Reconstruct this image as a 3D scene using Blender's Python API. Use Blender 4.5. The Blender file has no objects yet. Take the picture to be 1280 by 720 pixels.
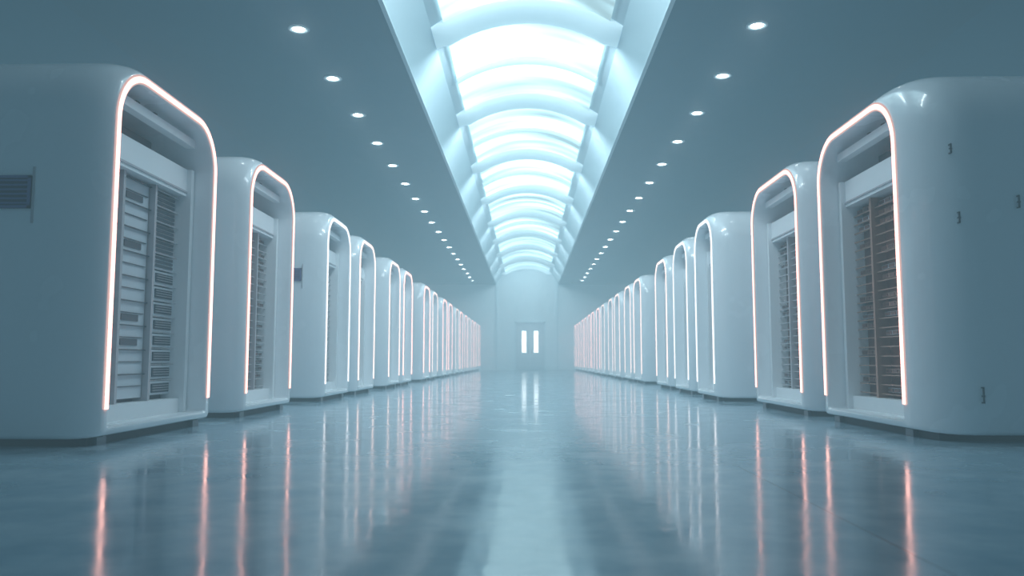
import bpy, bmesh, math, random
from mathutils import Vector
random.seed(4)
scene = bpy.context.scene
scene.view_settings.view_transform = 'Standard'
scene.view_settings.look = 'None'
scene.view_settings.exposure = 0.24

# ------------------------------------------------------------ materials
def mat(name, col, rough=0.5, metal=0.0, noise=0.0, nscale=3.0, coat=0.0, em=None):
    m = bpy.data.materials.new(name); m.use_nodes = True
    nt = m.node_tree; b = nt.nodes['Principled BSDF']
    b.inputs['Base Color'].default_value = (*col, 1)
    b.inputs['Roughness'].default_value = rough
    b.inputs['Metallic'].default_value = metal
    b.inputs['Coat Weight'].default_value = coat
    b.inputs['Coat Roughness'].default_value = .10
    if em:
        b.inputs['Emission Color'].default_value = (*em[0], 1); b.inputs['Emission Strength'].default_value = em[1]
        m.cycles.emission_sampling = 'NONE'
    tc = nt.nodes.new('ShaderNodeTexCoord')
    n = nt.nodes.new('ShaderNodeTexNoise'); n.inputs['Scale'].default_value = nscale
    n.inputs['Detail'].default_value = 2
    nt.links.new(tc.outputs['Object'], n.inputs['Vector'])
    r = nt.nodes.new('ShaderNodeMapRange')
    r.inputs['To Min'].default_value = max(0.02, rough - noise); r.inputs['To Max'].default_value = rough + noise
    nt.links.new(n.outputs['Fac'], r.inputs['Value'])
    nt.links.new(r.outputs['Result'], b.inputs['Roughness'])
    return m

def emit(name, col, s, sample=True):
    m = bpy.data.materials.new(name); m.use_nodes = True
    nt = m.node_tree; nt.nodes.clear()
    o = nt.nodes.new('ShaderNodeOutputMaterial'); e = nt.nodes.new('ShaderNodeEmission')
    e.inputs['Color'].default_value = (*col, 1); e.inputs['Strength'].default_value = s
    nt.links.new(e.outputs[0], o.inputs['Surface'])
    if not sample: m.cycles.emission_sampling = 'NONE'
    return m

M_shell = mat('cabinet_shell', (0.84, 0.88, 0.92), 0.26, noise=0.06, nscale=2, coat=0.8)
M_inner = mat('cabinet_inner', (0.85, 0.88, 0.91), 0.4, noise=0.05)
M_dark = mat('dark_plinth', (0.012, 0.018, 0.024), 0.6)
M_brown = mat('rack_dark_warm', (0.09, 0.040, 0.032), 0.3)
M_cool = mat('rack_dark_cool', (0.045, 0.06, 0.08), 0.35)
M_slat = mat('rack_slat', (0.50, 0.49, 0.52), 0.3, metal=0.2)
M_panel = mat('rack_panel', (0.62, 0.67, 0.72), 0.3)
M_brglow = mat('rack_brown_glow', (0.42, 0.25, 0.19), 0.3, metal=0.3)  # brown slats with a warm glow mixed into their colour
M_brglowdk = mat('rack_brown_glow_dark', (0.17, 0.065, 0.045), 0.3)  # dark brown backing, same warm glow put into its colour
M_vent = mat('vent_dark', (0.03, 0.03, 0.08), 0.5)
M_ventf = mat('vent_frame', (0.12, 0.14, 0.30), 0.45)
M_handle = mat('handle_metal', (0.12, 0.14, 0.16), 0.3, metal=0.8)
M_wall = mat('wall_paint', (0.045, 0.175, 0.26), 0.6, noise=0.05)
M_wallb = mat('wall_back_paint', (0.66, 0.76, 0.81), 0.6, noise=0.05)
M_ceil = mat('ceiling_paint', (0.045, 0.155, 0.225), 0.5, noise=0.05)
M_white = mat('skylight_white', (0.54, 0.67, 0.73), 0.45)
M_rib = mat('skylight_rib_added_glow', (0.72, 0.80, 0.84), 0.5, em=((.50, .79, .90), .38))  # emission added to soften and lighten the ribs; nothing shines through
M_mull = mat('skylight_mullion_added_glow', (0.72, 0.80, 0.84), 0.5, em=((.55, .84, .94), .55))  # mullions given their own added glow, brighter than the ribs
M_door = mat('door_paint', (0.46, 0.54, 0.60), 0.4)
M_glassw = emit('door_window_glow', (0.88, 0.97, 1.0), 4.0)
M_ledw = emit('led_warm', (1.0, 0.50, 0.43), 2.7)
M_ledh = emit('led_painted_halo', (1.0, 0.64, 0.60), 0.6, False)  # faint emissive edges that paint a bloom beside the LED line
M_ledf = emit('led_warm_row', (1.0, 0.52, 0.46), 3.2, False)
M_ledp = emit('led_pale', (1.0, 0.74, 0.68), 2.0, False)
M_ledc = emit('led_cool', (0.95, 0.95, 1.0), 1.5, False)
M_down = emit('downlight_lens', (0.88, 0.97, 1.0), 14.0)
M_dring = emit('downlight_painted_halo', (0.6, 0.85, .95), .9, False)  # emissive trim painting the halo around each downlight lens

def sky_mat():
    m = bpy.data.materials.new('skylight_diffuser'); m.use_nodes = True
    nt = m.node_tree; nt.nodes.clear(); L = nt.links.new
    o = nt.nodes.new('ShaderNodeOutputMaterial'); e = nt.nodes.new('ShaderNodeEmission')
    tc = nt.nodes.new('ShaderNodeTexCoord'); mp = nt.nodes.new('ShaderNodeMapping')
    mp.inputs['Scale'].default_value = (0.30, 1.4, 0.3)
    n = nt.nodes.new('ShaderNodeTexNoise'); n.inputs['Scale'].default_value = 1.0; n.inputs['Detail'].default_value = 1.5
    r = nt.nodes.new('ShaderNodeMapRange')
    r.inputs['From Min'].default_value = .33; r.inputs['From Max'].default_value = .65
    r.inputs['To Min'].default_value = 0.6; r.inputs['To Max'].default_value = 3.2
    L(tc.outputs['Object'], mp.inputs['Vector']); L(mp.outputs[0], n.inputs['Vector'])
    L(n.outputs['Fac'], r.inputs['Value'])
    L(r.outputs[0], e.inputs['Strength'])
    e.inputs['Color'].default_value = (0.58, 0.90, 1.0, 1)
    L(e.outputs[0], o.inputs['Surface'])
    return m
M_sky = sky_mat()
M_off = mat('skylight_diffuser_unlit', (.4, .5, .55), .4)

def floor_mat():
    m = bpy.data.materials.new('floor_polished_concrete'); m.use_nodes = True
    nt = m.node_tree; b = nt.nodes['Principled BSDF']; L = nt.links.new
    tc = nt.nodes.new('ShaderNodeTexCoord')
    n = nt.nodes.new('ShaderNodeTexNoise'); n.inputs['Scale'].default_value = 2.4; n.inputs['Detail'].default_value = 6
    n.inputs['Roughness'].default_value = .58
    L(tc.outputs['Object'], n.inputs['Vector'])
    n2 = nt.nodes.new('ShaderNodeTexNoise'); n2.inputs['Scale'].default_value = 6; n2.inputs['Detail'].default_value = 2
    L(tc.outputs['Object'], n2.inputs['Vector'])
    cr = nt.nodes.new('ShaderNodeValToRGB')
    cr.color_ramp.elements[0].position = .3; cr.color_ramp.elements[0].color = (0.19, 0.32, 0.41, 1)
    cr.color_ramp.elements[1].position = .72; cr.color_ramp.elements[1].color = (0.40, 0.52, 0.60, 1)
    L(n.outputs['Fac'], cr.inputs['Fac'])
    sep = nt.nodes.new('ShaderNodeSeparateXYZ'); L(tc.outputs['Object'], sep.inputs[0])
    def seam(sock, period, off, w):
        a = nt.nodes.new('ShaderNodeMath'); a.operation = 'ADD'; a.inputs[1].default_value = off; L(sock, a.inputs[0])
        p = nt.nodes.new('ShaderNodeMath'); p.operation = 'PINGPONG'; p.inputs[1].default_value = period/2; L(a.outputs[0], p.inputs[0])
        c = nt.nodes.new('ShaderNodeMath'); c.operation = 'LESS_THAN'; c.inputs[1].default_value = w; L(p.outputs[0], c.inputs[0])
        return c.outputs[0]
    s1 = seam(sep.outputs['X'], 4.6, -1.12+9.2, .003); s2 = seam(sep.outputs['Y'], 4.6, .4, .002)
    mx = nt.nodes.new('ShaderNodeMath'); mx.operation = 'MAXIMUM'; L(s1, mx.inputs[0]); L(s2, mx.inputs[1])
    mc = nt.nodes.new('ShaderNodeMixRGB'); L(mx.outputs[0], mc.inputs['Fac']); L(cr.outputs[0], mc.inputs[1])
    mc.inputs[2].default_value = (0.07, .11, .14, 1); L(mc.outputs[0], b.inputs['Base Color'])
    r = nt.nodes.new('ShaderNodeMapRange'); r.inputs['From Min'].default_value = .3; r.inputs['From Max'].default_value = .7
    r.inputs['To Min'].default_value = .06; r.inputs['To Max'].default_value = .18
    L(n.outputs['Fac'], r.inputs['Value']); L(r.outputs[0], b.inputs['Roughness'])
    bp = nt.nodes.new('ShaderNodeBump'); bp.inputs['Strength'].default_value = .10; bp.inputs['Distance'].default_value = .01
    L(n2.outputs['Fac'], bp.inputs['Height']); L(bp.outputs[0], b.inputs['Normal'])
    b.inputs['IOR'].default_value = 2.15
    return m
M_floor = floor_mat()

# ------------------------------------------------------------ mesh helpers
class MB:
    def __init__(s): s.v = []; s.f = []; s.mi = []; s.mats = []
    def m(s, mt):
        if mt not in s.mats: s.mats.append(mt)
        return s.mats.index(mt)
    def face(s, pts, mt):
        b = len(s.v); s.v += pts; s.f.append(tuple(range(b, b+len(pts)))); s.mi.append(s.m(mt))
    def box(s, x0, x1, y0, y1, z0, z1, mt):
        b = len(s.v)
        s.v += [(x, y, z) for x in (x0, x1) for y in (y0, y1) for z in (z0, z1)]
        for q in ((0,1,3,2),(4,6,7,5),(0,4,5,1),(2,3,7,6),(0,2,6,4),(1,5,7,3)):
            s.f.append(tuple(b+i for i in q)); s.mi.append(s.m(mt))
    def loft(s, loops, mt, closed=True, cap0=False, cap1=False):
        b = len(s.v); n = len(loops[0])
        for l in loops: s.v += l
        for k in range(len(loops)-1):
            mk = mt[k] if isinstance(mt, list) else mt
            for i in range(n if closed else n-1):
                j = (i+1) % n
                s.f.append((b+k*n+i, b+k*n+j, b+(k+1)*n+j, b+(k+1)*n+i)); s.mi.append(s.m(mk))
        if cap0: s.f.append(tuple(b+i for i in range(n))); s.mi.append(s.m(mt))
        if cap1: s.f.append(tuple(b+(len(loops)-1)*n+i for i in reversed(range(n)))); s.mi.append(s.m(mt))
    def mesh(s, name, smooth=False):
        me = bpy.data.meshes.new(name); me.from_pydata(s.v, [], s.f)
        for mt in s.mats: me.materials.append(mt)
        me.polygons.foreach_set('material_index', s.mi)
        bm = bmesh.new(); bm.from_mesh(me); bmesh.ops.recalc_face_normals(bm, faces=bm.faces); bm.to_mesh(me); bm.free()
        if smooth:
            me.shade_smooth(); me.set_sharp_from_angle(angle=math.radians(38))
        me.update(); return me
def obj(name, me, parent=None, loc=(0,0,0)):
    o = bpy.data.objects.new(name, me); scene.collection.objects.link(o)
    o.location = loc
    if parent: o.parent = parent
    return o

# ------------------------------------------------------------ cabinet
H = 2.72; R = 0.5; D = 2.6
def outline(i, zb, W, x, rb=.03, r=R, h=H, sh=0.0):
    rt = max(r - i, .03); p = []
    def arc(cy, cz, rad, a0, a1, n):
        for k in range(n+1):
            a = math.radians(a0 + (a1-a0)*k/n); p.append((x, cy+rad*math.cos(a), cz+rad*math.sin(a)))
    arc(i+rb-sh, zb+rb, rb, 270, 180, 3)
    arc(i+rt-sh, h-i-rt, rt, 180, 90, 12)
    arc(W-i-rt, h-i-rt, rt, 90, 0, 12)
    arc(W-i-rb, zb+rb, rb, 0, -90, 3)
    return p
cache = {}
def cab_meshes(s, W, style, led, ext):
    key = (s, W, style, led.name, ext)
    if key in cache: return cache[key]
    b = MB()
    seq = [(0, .05, D, 1), (0, .05, .36, 1), (0, .05, .26, .96), (.004, .05, .19, .88), (.014, .052, .13, .77), (.03, .056, .075, .61), (.05, .062, .035, .43), (.07, .07, .01, .22),
           (.085, .08, 0, 0), (.14, .11, 0, 0), (.15, .115, .01, 0), (.155, .12, .03, 0), (.155, .12, 1.25, 0)]
    b.loft([outline(i, zb, W, s*v, sh=g*ext) for i, zb, v, g in seq], M_shell, cap0=True, cap1=True)
    body = b.mesh('cabinet_body', smooth=True)
    b = MB()
    def arch(i, x):
        o = outline(i, .2, W, x); o = o[4:-4]
        return [(x, i, .24)] + o + [(x, W-i, .24)]
    a, c = .094, .138
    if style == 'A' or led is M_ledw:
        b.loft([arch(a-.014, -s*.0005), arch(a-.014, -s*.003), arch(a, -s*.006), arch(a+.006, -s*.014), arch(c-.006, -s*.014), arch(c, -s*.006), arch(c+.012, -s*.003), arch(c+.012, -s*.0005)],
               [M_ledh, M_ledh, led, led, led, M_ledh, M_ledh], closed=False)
    else:
        b.loft([arch(a, -s*.0005), arch(a+.004, -s*.012), arch(c-.004, -s*.012), arch(c, -s*.0005)], led, closed=False)
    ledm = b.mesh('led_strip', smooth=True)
    b = MB()
    b.box(s*.10, s*(D-.08), .08-ext*.7, W-.08, 0, .055, M_dark)
    for fy in (.14, W-.26):
        b.box(s*.06, s*.2, fy, fy+.12, 0, .052, M_handle)
    pl = b.mesh('plinth')
    b = MB()
    MD = {'A': M_cool, 'B': M_brown, 'C': M_brglowdk}[style]
    MS = M_brglow if style == 'C' else M_slat
    MP = M_slat if style == 'C' else M_panel
    u0, u1 = .17, W-.17
    v0 = .24; RT = 2.0
    b.box(s*(v0+.12), s*(v0+.6), u0, u1, .12, RT, MD)
    nc = 3 if W > 1.6 else 2; post = .035
    cw = (u1-u0-post)/nc
    for k in range(nc+1):
        pu = u0 + k*cw
        b.box(s*(v0-.0), s*(v0+.12), pu, pu+post, .12, RT+.04, M_inner if k in (0, nc) else MS)
    b.box(s*(v0-.04), s*(v0+.3), u0, u1, RT, RT+.24, M_inner)
    b.box(s*(v0-.05), s*(v0-.035), u0+.05, u1-.05, RT+.03, RT+.045, M_slat)
    b.box(s*(v0-.04), s*(v0+.12), u0, u1, .12, .24, M_inner)
    b.box(s*.12, s*.20, u0+.1, u1-.1, 2.42, 2.49, M_inner)
    b.box(s*.5, s*1.2, u0+.12, u1-.12, 2.40, 2.47, M_cool)
    for q in (.35, .5): b.box(s*.16, s*.24, W*q, W*q+.05, 2.49, 2.53, M_dark)
    b.box(s*(v0-.08), s*(v0+.12), u1-.06, u1+.0, .12, RT+.24, M_inner)
    b.box(s*(v0-.08), s*(v0+.12), u0, u0+.05, .12, RT+.24, M_inner)
    rnd = random.Random(int(W*100)+(s > 0)*7)
    for k in range(nc):
        c0 = u0+k*cw+post; c1 = u0+(k+1)*cw
        if style == 'A':
            if k == 2:
                for r_ in range(13):
                    zz = .28 + r_*.131
                    b.box(s*(v0+.05), s*(v0+.11), c0, c1, zz, zz+.110, M_panel if r_ < 9 else M_slat)
                    if r_ < 8:
                        b.box(s*(v0+.042), s*(v0+.055), c0+.12, c1-.05, zz+.018, zz+.092, MD)
                        for q in range(3):
                            b.box(s*(v0+.034), s*(v0+.044), c0+.13, c1-.06, zz+.034+q*.020, zz+.039+q*.020, M_slat)
                    else:
                        for q in range(3):
                            b.box(s*(v0+.042), s*(v0+.052), c0+.03, c1-.06, zz+.014+q*.034, zz+.036+q*.034, MD)
                    b.box(s*(v0+.02), s*(v0+.03), c0, c1, zz+.118, zz+.124, M_slat)
            else:
                for r_ in range(9):
                    zz = .27 + r_*.19
                    b.box(s*(v0+.05), s*(v0+.11), c0+.01, c1-.01, zz, zz+.182, M_panel)
                    b.box(s*(v0+.03), s*(v0+.045), c0, c1, zz+.180, zz+.188, MD)
                    b.box(s*(v0+.04), s*(v0+.051), c0+.04, c1-.04, zz+.09, zz+.096, MD)
                    if r_ in (2, 3, 6, 8):
                        b.box(s*(v0+.042), s*(v0+.055), c0+.1, c1-.12, zz+.03, zz+.08, MD)
        else:
            n = 21
            for r_ in range(n):
                zz = .27 + r_*((RT-.29)/n)
                b.box(s*(v0+.03), s*(v0+.045), c0, c1, zz, zz+.009, MS)
                t = rnd.random()
                if t < .55:
                    g0 = c0+.015+rnd.random()*.04; g1 = c1-.015-rnd.random()*.06
                    b.box(s*(v0+.06), s*(v0+.11), g0, g1, zz+.022, zz+.060, MS if t < .4 else MP)
                    for q in range(3):
                        gx = g0+(g1-g0)*(q+.5)/3
                        b.box(s*(v0+.055), s*(v0+.062), gx-.045, gx+.045, zz+.028, zz+.054, MD)
    rk = b.mesh('server_rack')
    cache[key] = (body, ledm, pl, rk); return cache[key]

def cabinet(s, X, y, W, style, led, ext=0.0):
    body, ledm, pl, rk = cab_meshes(s, W, style, led, ext)
    e = bpy.data.objects.new('server_cabinet', None); scene.collection.objects.link(e); e.location = (s*X, y, 0)
    e.empty_display_size = .3
    obj('body', body, e); obj('led_strip', ledm, e); obj('plinth', pl, e); obj('server_rack', rk, e)
    return e
def side_vent(e, s, v0, v1, z0, z1):
    b = MB()
    b.box(s*v0, s*v1, -.012, .02, z0, z1, M_vent)
    t = .018
    b.box(s*v0, s*v1, -.022, 0, z1-t, z1, M_ventf); b.box(s*v0, s*v1, -.022, 0, z0, z0+t, M_ventf)
    b.box(s*v0, s*(v0+t), -.022, 0, z0, z1, M_ventf); b.box(s*(v1-t), s*v1, -.022, 0, z0, z1, M_ventf)
    b.box(s*(v0-.02), s*(v0-.008), -.012, 0, z0-.1, z1+.06, M_slat)
    n = 6
    for k in range(n):
        zz = z0+t+(z1-z0-2*t)*(k+.5)/n
        b.box(s*(v0+t), s*(v1-t), -.02, -.01, zz-.006, zz+.006, M_ventf)
    obj('side_vent', b.mesh('side_vent'), e)

e = cabinet(-1, 2.80, 5.19, 1.93, 'A', M_ledw)
side_vent(e, -1, .50, .85, 1.57, 1.79)
cabinet(-1, 2.80, 7.84, 1.70, 'B', M_ledw)
e = cabinet(-1, 2.80, 10.98, 1.65, 'B', M_ledc); side_vent(e, -1, .33, .48, 1.66, 1.84)
cabinet(-1, 2.80, 13.15, 1.55, 'B', M_ledp)
for i, y in enumerate([16.05, 17.95, 21.5, 23.5, 26.4, 28.4, 31.2, 33.2, 35.8, 37.8, 40.2, 42.2, 44.2, 46.1]):
    cabinet(-1, 2.80, y, 1.55, 'B', [M_ledp, M_ledf][(i % 3) != 0])
EX = .34
e = cabinet(1, 2.80, 5.58+EX, 1.80, 'C', M_ledw, EX)
b = MB()
for (v, z, h, dd) in ((.19, 2.02, .07, .04), (.22, 1.52, .08, .03), (.31, .27, .11, .006), (.62, 1.62, .09, 0)):
    o = -EX+dd
    b.box(v, v+.008, o-.03, o-.018, z, z+h, M_handle)
    b.box(v, v+.008, o-.03, o+.02, z, z+.008, M_handle); b.box(v, v+.008, o-.03, o+.02, z+h-.008, z+h, M_handle)
    b.box(v-.010, v+.010, o-.034, o-.02, z+h*.4, z+h*.5, M_handle)
obj('handles', b.mesh('handles'), e)
cabinet(1, 2.80, 8.15, 1.85, 'B', M_ledw)
cabinet(1, 2.62, 11.2, 1.35, 'B', M_ledc, .12)
cabinet(1, 2.70, 13.4, 1.45, 'B', M_ledc)
cabinet(1, 2.77, 15.8, 1.55, 'B', M_ledp)
for i, y in enumerate([19.6, 21.6, 24.2, 26.2, 28.9, 30.9, 33.4, 35.4, 37.8, 39.8, 42.2, 44.2, 46.1]):
    cabinet(1, 2.80, y, 1.55, 'B', [M_ledp, M_ledf][i > 4])

# ------------------------------------------------------------ room
Y0, Y1 = -8.0, 48.0; CZ = 5.16; XW = 8.0
b = MB(); b.box(-XW-.2, XW+.2, Y0-.2, Y1+.2, -.2, 0, M_floor); obj('floor', b.mesh('floor'))
b = MB()
for s in (-1, 1):
    b.box(min(s*1.9, s*6), max(s*1.9, s*6), Y0, Y1, CZ, CZ+.15, M_ceil)
obj('ceiling', b.mesh('ceiling'))
for s, nm in ((-1, 'wall_left'), (1, 'wall_right')):
    b = MB(); prof = [(XW, 0), (XW, 3.16)] + [(6+2*math.cos(math.radians(a)), 3.16+2*math.sin(math.radians(a))) for a in range(6, 91, 6)]
    prof2 = [(x+.2 if z < CZ-.01 else x, z+(.15 if z > 3.2 else 0)) for x, z in prof]
    ring = prof + prof2[::-1]
    b.loft([[(s*x, y, z) for x, z in ring] for y in (Y0, Y1)], M_wall, cap0=True, cap1=True)
    obj(nm, b.mesh(nm, smooth=True))
b = MB(); b.box(-XW-.2, XW+.2, Y1, Y1+.2, 0, 6.6, M_wallb)
obj('wall_back', b.mesh('wall_back'))
b = MB(); b.box(-XW-.2, XW+.2, Y0-.2, Y0, 0, 6.6, M_wall); obj('wall_front', b.mesh('wall_front'))
for x in (-1.85, 1.80):
    b = MB(); b.box(x-.05, x+.05, Y1-.06, Y1, 0, 5.3, M_white); obj('trim_1' if x < 0 else 'trim_2', b.mesh('trim'))
e = bpy.data.objects.new('door_1', None); scene.collection.objects.link(e); e.location = (.17, Y1, 0)
b = MB()
b.box(-.92, -.84, -.1, 0, 0, 2.9, M_white); b.box(.84, .92, -.1, 0, 0, 2.9, M_white); b.box(-.92, .92, -.1, 0, 2.82, 2.9, M_white)
obj('frame', b.mesh('frame'), e)
for k, (a, c) in enumerate(((-.84, -.01), (.01, .84))):
    b = MB(); b.box(a, c, -.06, 0, .01, 2.82, M_door)
    x = -.36 if k == 0 else .36
    b.box(x-.17, x+.17, -.08, -.06, 1.0, 2.38, M_white)
    obj('leaf_%d' % (k+1), b.mesh('leaf'), e)
    b = MB(); b.box(x-.13, x+.13, -.09, -.075, 1.05, 2.33, M_glassw); obj('window_pane_%d' % (k+1), b.mesh('pane'), e)
    b = MB(); b.box((-.1 if k == 0 else .07), (-.07 if k == 0 else .1), -.12, -.06, 1.0, 1.25, M_handle); obj('handle_%d' % (k+1), b.mesh('h'), e)

# ------------------------------------------------------------ vaulted skylight
e = bpy.data.objects.new('vaulted_skylight', None); scene.collection.objects.link(e)
ZS = 5.76; WS = 1.5; RISE = .5
rad = (WS*WS + RISE*RISE)/(2*RISE); cz = ZS+RISE-rad; A = math.asin(WS/rad)
def varc(off, n=16, a=A):
    return [((rad-off)*math.sin(t), cz+(rad-off)*math.cos(t)) for t in [-a + 2*a*k/n for k in range(n+1)]]
b = MB()
for s in (-1, 1):
    b.loft([[(s*1.9, y, CZ), (s*1.9, y, CZ-.02), (s*1.84, y, CZ-.02), (s*1.84, y, CZ+.05), (s*WS, y, ZS), (s*(WS+.1), y, ZS+.15), (s*1.95, y, CZ+.15)] for y in (Y0, Y1)], M_white)
arc0 = varc(-.02); arc1 = varc(-.14)
ring = arc0 + arc1[::-1]
b.loft([[(x, y, z) for x, z in ring] for y in (Y0, Y1)], M_white)
obj('shell', b.mesh('shell', smooth=True), e)
SP = 4.475
ribs = [12.2+SP*k for k in range(-4, 9)]
b = MB()
for y in ribs:
    if y >= Y1-.05: prs = [(Y1-.3, .2), (Y1, .2)]
    else: prs = [(y-.1, .0), (y-.06, .07), (y+.02, .13), (y+.15, .17), (y+.32, .185), (y+.5, .17), (y+.63, .13), (y+.71, .07), (y+.75, .0)]
    loops = []
    for yy, dp in prs:
        inner = varc(max(dp, .005)); outer = varc(-.01)
        inner[0] = (-WS, ZS-.01-dp*.1); inner[-1] = (WS, ZS-.01-dp*.1)
        loops.append([(x, yy, z) for x, z in inner + outer[::-1]])
    b.loft(loops, M_rib, cap0=True, cap1=True)
obj('ribs', b.mesh('ribs', smooth=True), e)
b = MB(); b2 = MB()
for k, y in enumerate(ribs[:-1]):
    ya, yb = y+.72, y+SP-.08
    a = varc(.03, n=12, a=A*.87)
    ym = (ya+yb)/2
    if 3 < y < 4:
        b.loft([[(x, yy, z) for x, z in a] for yy in (ya, ym)], M_off, closed=False)
        b.loft([[(x, yy, z) for x, z in a] for yy in (ym, yb)], M_sky, closed=False)
    else:
        b.loft([[(x, yy, z) for x, z in a] for yy in (ya, yb)], M_sky if y > 3 else M_off, closed=False)
    b2.loft([[(x, yy, z) for x, z in varc(dp, a=A*.88) + varc(.02, a=A*.88)[::-1]] for yy, dp in ((ym-.16, .032), (ym-.08, .06), (ym+.08, .06), (ym+.16, .032))], M_mull, cap0=True, cap1=True)
obj('luminous_panels', b.mesh('luminous_panels', smooth=True), e)
obj('mullions', b2.mesh('mullions', smooth=True), e)
# added fill lamps out of view beyond the ribs, lighting the camera-facing cabinet sides
for y in ribs[2:-1]:
    ld = bpy.data.lights.new('rib_fill_light', 'AREA'); ld.shape = 'RECTANGLE'; ld.size = 2.4; ld.size_y = .25
    ld.energy = 46 if y < 4 else 115
    ld.color = (.78, .93, 1.0)
    lo = bpy.data.objects.new('rib_fill_light', ld); scene.collection.objects.link(lo); lo.parent = e
    lo.location = (0, y+(2.7 if y < 4 else .9), 5.93); lo.rotation_euler = (math.radians(40), 0, 0)

# ------------------------------------------------------------ downlights (one object)
b = MB()
y = 10.7-1.95*1
while y < 47.5:
    for s in (-1, 1):
        X = s*3.17; n = 14
        def circ(r, z): return [(X+r*math.cos(2*math.pi*k/n), y+r*math.sin(2*math.pi*k/n), z) for k in range(n)]
        b.loft([circ(.150, CZ), circ(.145, CZ-.012), circ(.12, CZ-.014), circ(.09, CZ-.010)], [M_white, M_white, M_dring])
        b.face(circ(.092, CZ-.010), M_down)
    y += 1.95
obj('ceiling_downlights', b.mesh('downlights'))

# ------------------------------------------------------------ world: hall haze (air with glow plus forward scatter)
w = bpy.data.worlds.new('hall_haze'); scene.world = w; w.use_nodes = True
nt = w.node_tree; nt.nodes.clear()
o = nt.nodes.new('ShaderNodeOutputWorld'); bg = nt.nodes.new('ShaderNodeBackground'); bg.inputs['Color'].default_value = (0,0,0,1)
ab = nt.nodes.new('ShaderNodeVolumeAbsorption'); ab.inputs['Color'].default_value = (0,0,0,1); ab.inputs['Density'].default_value = .0145
em = nt.nodes.new('ShaderNodeEmission'); em.inputs['Color'].default_value = (.29, .54, .67, 1); em.inputs['Strength'].default_value = .0150
sc = nt.nodes.new('ShaderNodeVolumeScatter'); sc.inputs['Color'].default_value = (.9, .96, 1, 1); sc.inputs['Density'].default_value = .016; sc.inputs['Anisotropy'].default_value = .95
ad = nt.nodes.new('ShaderNodeAddShader'); ad2 = nt.nodes.new('ShaderNodeAddShader')
nt.links.new(ab.outputs[0], ad.inputs[0]); nt.links.new(em.outputs[0], ad.inputs[1])
nt.links.new(ad.outputs[0], ad2.inputs[0]); nt.links.new(sc.outputs[0], ad2.inputs[1])
nt.links.new(ad2.outputs[0], o.inputs['Volume']); nt.links.new(bg.outputs[0], o.inputs['Surface'])

# ------------------------------------------------------------ camera
cd = bpy.data.cameras.new('camera'); cam = bpy.data.objects.new('camera', cd); scene.collection.objects.link(cam)
cam.location = (0, 0, .56)
cam.rotation_euler = (math.radians(90)+math.atan(91/1000), 0, math.atan(19/1000))
cd.sensor_width = 36; cd.lens = 28.125; cd.clip_end = 200
cd.dof.use_dof = True; cd.dof.focus_distance = 8.0; cd.dof.aperture_fstop = 2.0
scene.camera = cam
